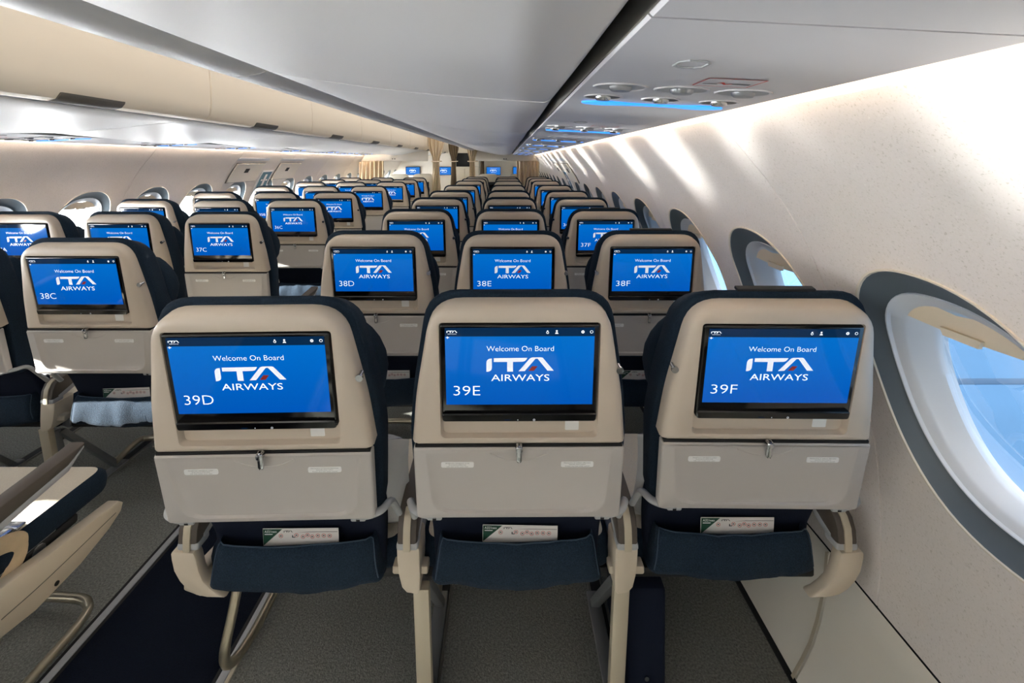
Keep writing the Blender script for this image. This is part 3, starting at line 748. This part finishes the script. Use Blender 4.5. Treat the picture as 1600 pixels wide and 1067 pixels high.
def service_unit(side, y0, y1, yb, label):
    r = thing('service_unit', label, 'service panel', (px(side, .29), yb, 1.505), group='service units over the %s seats' % ('right' if side > 0 else 'left'))
    ox, oy, oz = r.location
    pz = lambda x: 1.520-(x-.122)*(.0165/.330)
    Wd = lambda x, y, dz=0: (px(side, x)-ox, y-oy, pz(x)+dz-oz)
    g = .0015
    pp = [(.119, 1.560), (.119, 1.523), (.122, 1.520), (.452, 1.5035), (.455, 1.506), (.455, 1.535), (.30, 1.56)]
    mb = MB(); mb.loft([[(px(side, a)-ox, y-oy, b-oz) for a, b in pp] for y in (y0+g, y1-g)], 0, True, True); obj('panel', mb, 'psu', r)
    def dish(name, xc, yc, rx, ry, mats, deep=True):
        mb = MB(); n = 28; E = lambda k, dz: [Wd(xc+rx*k*math.cos(a), yc+ry*k*math.sin(a), dz) for a in [2*math.pi*i/n for i in range(n)]]
        mb.loft([E(1.08, 0), E(1.06, -.0022), E(1.0, -.0024), E(.94, -.0012)], 0)
        mb.loft([E(.94, -.0012), E(.8, -.0006), E(.45, -.0006)], 1)
        mb.loft([E(.45, -.0006), E(.43, -.005), E(.36, -.0075), E(.0, -.0075)], 2)
        obj(name, mb, mats, r)
    if side > 0 or True:
        for x in (.180, .276, .372): dish('reading_light', x, yb-.178, .040, .030, ['psu', 'grey_plastic', 'grey_metal'])
        for x in (.176, .280, .385): dish('air_vent', x, yb-.072, .032, .026, ['psu', 'handle_grey', 'chrome'])
    # blue lit strip: two lobes joined by a neck
    top = [(.150, .003), (.158, .014), (.180, .022), (.205, .021), (.235, .012), (.270, .008), (.305, .008), (.340, .012), (.37, .021), (.395, .022), (.417, .014), (.425, .003)]
    poly = [(x, yb+d) for x, d in top]+[(x, yb-d) for x, d in reversed(top)]
    mb = MB(); mb.loft([[Wd(x, y, .001) for x, y in poly], [Wd(x, y, -.003) for x, y in poly]], 0, False, True); obj('blue_light', mb, 'blue_light', r, label='blue lit sign strip')
    # octagonal button outline and placard
    mb = MB(); yo = yb-.350
    oc = rq([(.200, yo-.019), (.238, yo-.019), (.238, yo+.019), (.200, yo+.019)], .009, 1)
    mb.loft([[Wd(x, y, -.0003) for x, y in oc], [Wd(x, y, -.002) for x, y in oc], [Wd(x, y, -.002) for x, y in inset(oc, .003)], [Wd(x, y, -.0003) for x, y in inset(oc, .003)]]); obj('call_button', mb, 'grey_plastic', r)
    mb = MB(); yq = yb-.252
    q0 = [(.272, yq-.028), (.352, yq-.028), (.352, yq+.028), (.272, yq+.028)]; q1 = inset(q0, .002)
    mb.add([Wd(x, y, -.0012) for x, y in q0+q1], [(i, (i+1) % 4, 4+(i+1) % 4, 4+i) for i in range(4)], 0)
    mb.add([Wd(x, y, -.0008) for x, y in q1], [(0, 1, 2, 3)], 1)
    mb.add([Wd(x, y, -.0014) for x, y in [(.280, yq+.008), (.300, yq+.006), (.300, yq+.011), (.280, yq+.011)]], [(0, 1, 2, 3)], 2)
    mb.add([Wd(x, y, -.0014) for x, y in [(.297, yq+.004), (.304, yq-.004), (.312, yq+.008), (.320, yq+.003), (.320, yq+.009), (.312, yq+.014), (.304, yq+.004)]], [tuple(range(7))], 0)
    mb.add([Wd(x, y, -.0014) for x, y in [(.318, yq+.004), (.345, yq+.002), (.345, yq+.009), (.318, yq+.009)]], [(0, 1, 2, 3)], 2)
    obj('oxygen_placard', mb, ['red_ink', 'psu', 'ink'], r)
for side, Y in ((1, RY), (-1, LY)):
    rows = sorted(Y, reverse=True); sd = 'right' if side > 0 else 'left'
    for i, row in enumerate(rows):
        yb = Y[row]; y0 = yb-.352-.0 if i else yb-.90
        y1 = Y[rows[i+1]]-.352 if i+1 < len(rows) else yb+.42
        if i == 0: y0 = yb-.50
        service_unit(side, y0, y1, yb+.002, 'pale ceiling service unit with blue lit strip over the %s seats, %s' % (sd, ORD[row]))
    mb = MB(); xs = [px(side, a) for a in (.119, .475)]; xs.sort(); y1 = Y[39]-.50
    mb.loft([[(px(side, a), y, b) for a, b in [(.119, 1.560), (.119, 1.523), (.122, 1.520), (.452, 1.5035), (.455, 1.506), (.455, 1.535), (.30, 1.56)]] for y in (-5.1, y1-.002)], 0, True, True); obj('trim_%d' % (12 if side > 0 else 13), mb, 'psu', kind='structure')

# ------------------------------------------------------------------ exits over the wing, signs
def wall_patch(mb, side, y0, y1, z0, z1, d0, d1, m=0, cut=.01, n=10):
    """slab lying on the wall's curve"""
    def ring(i, d):
        out = []
        for k in range(n+1):
            z = z0+i+(z1-z0-2*i)*k/n; out.append((px(side, prof(z)-d), y0+i, z))
        for k in range(n+1):
            z = z1-i-(z1-z0-2*i)*k/n; out.append((px(side, prof(z)-d), y1-i, z))
        return out
    a, b = ring(0, d0), ring(0, d1); c = ring(.003, d1+.002)
    mb.loft([a, b, c], m)
    k = len(mb.v); mb.v += c
    for j in range(n): mb.f.append((k+j, k+j+1, k+2*n-j, k+2*n+1-j)); mb.m.append(m)
nd = 0
for side in (1, -1):
    sd = 'right' if side > 0 else 'left'
    for y0, y1 in ((4.28, 4.76), (5.10, 5.60)):
        nd += 1
        d = put('door_%d' % nd, None, kind='structure')
        mb = MB(); wall_patch(mb, side, y0, y1, 1.19, 1.375, -.004, .016); obj('door_panel', mb, 'header', d); mb = MB(); wall_patch(mb, side, y0-.012, y1+.012, 1.186, 1.383, -.004, .006, n=6); obj('door_gap', mb, 'handle_grey', d); mb = MB(); wall_patch(mb, side, y0-.05, y1+.03, 1.405, 1.432, -.004, .005, n=2); obj('recess_shade', mb, 'liner', d)
        mb = MB(); ym = (y0+y1)/2-.02; wall_patch(mb, side, ym-.035, ym+.035, 1.283, 1.325, .014, .019, 0, n=2); obj('handle_window', mb, 'gap', d)
    t = thing('exit_sign', 'teal and white exit pictogram sign on the %s wall between the exit doors' % sd, 'sign', (px(side, .70), 4.93, 1.07))
    ox, oy, oz = t.location
    mb = MB(); wall_patch(mb, side, 4.82, 5.05, 1.08, 1.30, -.004, .010, 0, n=4); mb.v = [(v[0]-ox, v[1]-oy, v[2]-oz) for v in mb.v]; obj('sign_plate', mb, 'white', t)
    mb = MB(); wall_patch(mb, side, 4.845, 5.025, 1.10, 1.28, .011, .0135, 0, n=4); mb.v = [(v[0]-ox, v[1]-oy, v[2]-oz) for v in mb.v]; obj('sign_face', mb, 'sign_teal', t)
    mb = MB()
    for a, b, c, e in ((4.915, 4.955, 1.125, 1.255), (4.872, 4.905, 1.182, 1.200), (4.965, 4.998, 1.182, 1.200)): wall_patch(mb, side, a, b, c, e, .014, .0165, 0, n=2)
    mb.v = [(v[0]-ox, v[1]-oy, v[2]-oz) for v in mb.v]; obj('pictogram', mb, 'white', t)

# ------------------------------------------------------------------ class divider, curtains, front cabin
YDV = 7.85
for i, (x0, x1) in enumerate(((-.62, .60), (-2.60, -1.38))):
    mb = MB(); mb.rbox(x0, x1, YDV, YDV+.03, 1.405, 1.60 if True else 0, .004); mb.rbox(x0, x1, YDV, YDV+.03, 1.59, 2.09, .004)
    cx = (x0+x1)/2
    for dx in (-.03, .01): mb.rbox(cx+dx, cx+dx+.022, YDV-.004, YDV, 1.432, 1.452, .001, 1)
    obj('trim_%d' % (14+i), mb, ['header', 'handle_grey'], kind='structure')
def curtain(label, x0, x1, y, z0, z1, m, waves=6, tie=None, name='curtain'):
    mb = MB(); nx, nz = 90, 26; rows = []
    for j in range(nz+1):
        z = z0+(z1-z0)*j/nz; row = []
        k = 1
        if tie is not None: k = 1-.62*math.exp(-((z-tie)/.20)**2) if z > tie else 1-.62*math.exp(-((z-tie)/.9)**2)
        for i in range(nx+1):
            a = i/nx; xc = (x0+x1)/2
            row.append((xc+(a-.5)*(x1-x0)*k, y+.028*math.sin(a*waves*2*math.pi+.6*math.sin(3*z))*(.6+.4*k)+.008*math.sin(a*37), z))
        rows.append(row)
    mb.loft(rows, closed=False)
    me = obj(name, mb, m, label=label, category='curtain')
    sol = me.modifiers.new('s', 'SOLIDIFY'); sol.thickness = .006
    return me
curtain('beige curtain drawn open beside the right wall under the cabin divider', .20, .60, YDV+.0, .45, 1.405, 'curtain', 6)
curtain('beige curtain drawn open beside the left wall under the cabin divider', -2.60, -2.16, YDV+.0, .45, 1.405, 'curtain', 6)
for lb, x0, x1, y, m, tz in (('tall beige tied curtain at the left side of the aisle', -1.36, -1.06, 7.72, 'curtain', 1.40), ('tall beige tied curtain at the right side of the aisle', -.70, -.46, 7.74, 'curtain', 1.40), ('dark brown tied curtain farther up the left side of the aisle', -1.28, -1.04, 9.9, 'curtain_brown', 1.40), ('olive brown tied curtain behind the right aisle curtain', -.62, -.42, 9.9, 'curtain_brown', 1.42)):
    c = curtain(lb, x0, x1, y, .02, 1.9 if y < 9 else 1.95, m, 4, tz)
    mb = MB(); xm = (x0+x1)/2; mb.tube([(xm-.075, y-.04, tz), (xm, y-.05, tz-.006), (xm+.075, y-.04, tz), (xm+.075, y+.04, tz), (xm, y+.05, tz), (xm-.075, y+.04, tz), (xm-.075, y-.04, tz)], .010, 8, 0, 4); obj('tieback', mb, 'curtain' if m == 'curtain' else 'curtain', c)
def wide_seat(label, x, y):
    r = thing('front_cabin_seat', label, 'airplane seat', (x, y, 0), group='wide seats in the front cabin')
    mb = MB(); O = rq([(-.20, .45), (.20, .45), (.20, 1.14), (-.20, 1.14)], .09, 8)
    at = lambda p, yy: [(a, yy, b) for a, b in p]
    mb.loft([at(inset(O, .01), .16), at(O, .14), at(O, .03), at(inset(O, .006), .01), at(inset(O, .03), 0)], 0, True, True); obj('back_shell', mb, 'galley', r)
    mb = MB(); mb.rbox(-.14, .14, -.012, .004, .80, .98, .004); obj('monitor', mb, 'black_gloss', r)
    mb = MB(); mb.rbox(-.21, .21, .05, .6, .25, .46, .03); obj('seat_cushion', mb, 'leather', r)
    mb = MB(); mb.rbox(-.17, .17, .15, .5, 0, .26, .01); obj('base', mb, 'grey_plastic', r)
for lb, x in (('beige front cabin seat beyond the divider, nearest the left wall', -2.20), ('beige front cabin seat beyond the divider, left of the aisle', -1.70), ('beige front cabin seat beyond the divider, right of the aisle', -.36), ('beige front cabin seat beyond the divider, nearest the right wall', .28)): wide_seat(lb, x, 9.0)
for lb, x in (('bulkhead screen in the front cabin nearest the left wall', -2.30), ('bulkhead screen in the front cabin left of the aisle', -1.53), ('bulkhead screen in the front cabin right of the aisle', -.30), ('bulkhead screen in the front cabin nearest the right wall', .36)):
    r = thing('bulkhead_monitor', 'wide blue '+lb, 'screen', (x, 10.97, 1.16), group='bulkhead screens')
    mb = MB(); mb.rbox(-.18, .18, -.02, .028, -.105, .105, .006); obj('monitor_body', mb, 'black_gloss', r)
    mb = MB(); flat(mb, [(-.168, -.092), (.168, -.092), (.168, .092), (-.168, .092)], -.022, 0); put_logo(mb, 0, .01, .16, -.0226, 1, None); flat_text(mb, text('AIRWAYS', .016, 0, -.042, width=.13), -.0226, 1)
    flat_text(mb, text('Welcome On Board', .013, 0, .048, width=.15), -.0226, 1)
    put('display', mesh_of('display', mb, ['bulk_blue' if 'bulk_blue' in MATS else (mat('bulk_blue', (4, 10, 20), .1, emit=(12, 116, 216), es=.62) and 'bulk_blue'), 'scr_white'], smooth=False), r)
r = thing('galley_cabinet', 'beige galley cabinet with dark open niche at the end of the aisle', 'cabinet', (-.98, 10.7, 0))
mb = MB(); mb.rbox(-.34, .34, 0, .28, 0, 1.27, .01); mb.rbox(-.34, -.22, 0, .28, 1.27, 2.05, .01); mb.rbox(.22, .34, 0, .28, 1.27, 2.05, .01); mb.rbox(-.34, .34, 0, .28, 1.60, 2.05, .01); obj('cabinet_body', mb, 'galley', r)
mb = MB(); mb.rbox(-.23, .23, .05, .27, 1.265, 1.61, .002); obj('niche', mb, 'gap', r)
for dx in (-.11, .11):
    mb = MB(); mb.rbox(dx-.1, dx+.1, -.012, .002, .1, 1.22, .004); obj('cabinet_door', mb, 'galley', r)

# ------------------------------------------------------------------ outside the right windows
mb = MB(); mb.rbox(4, 120, -60, 120, -3.6, -3.5, .001, 0); mb.rbox(5, 40, 9.7, 9.95, -3.5, -3.49, .001, 1)
obj('ground', mb, ['apron', 'apron_line'], kind='structure')
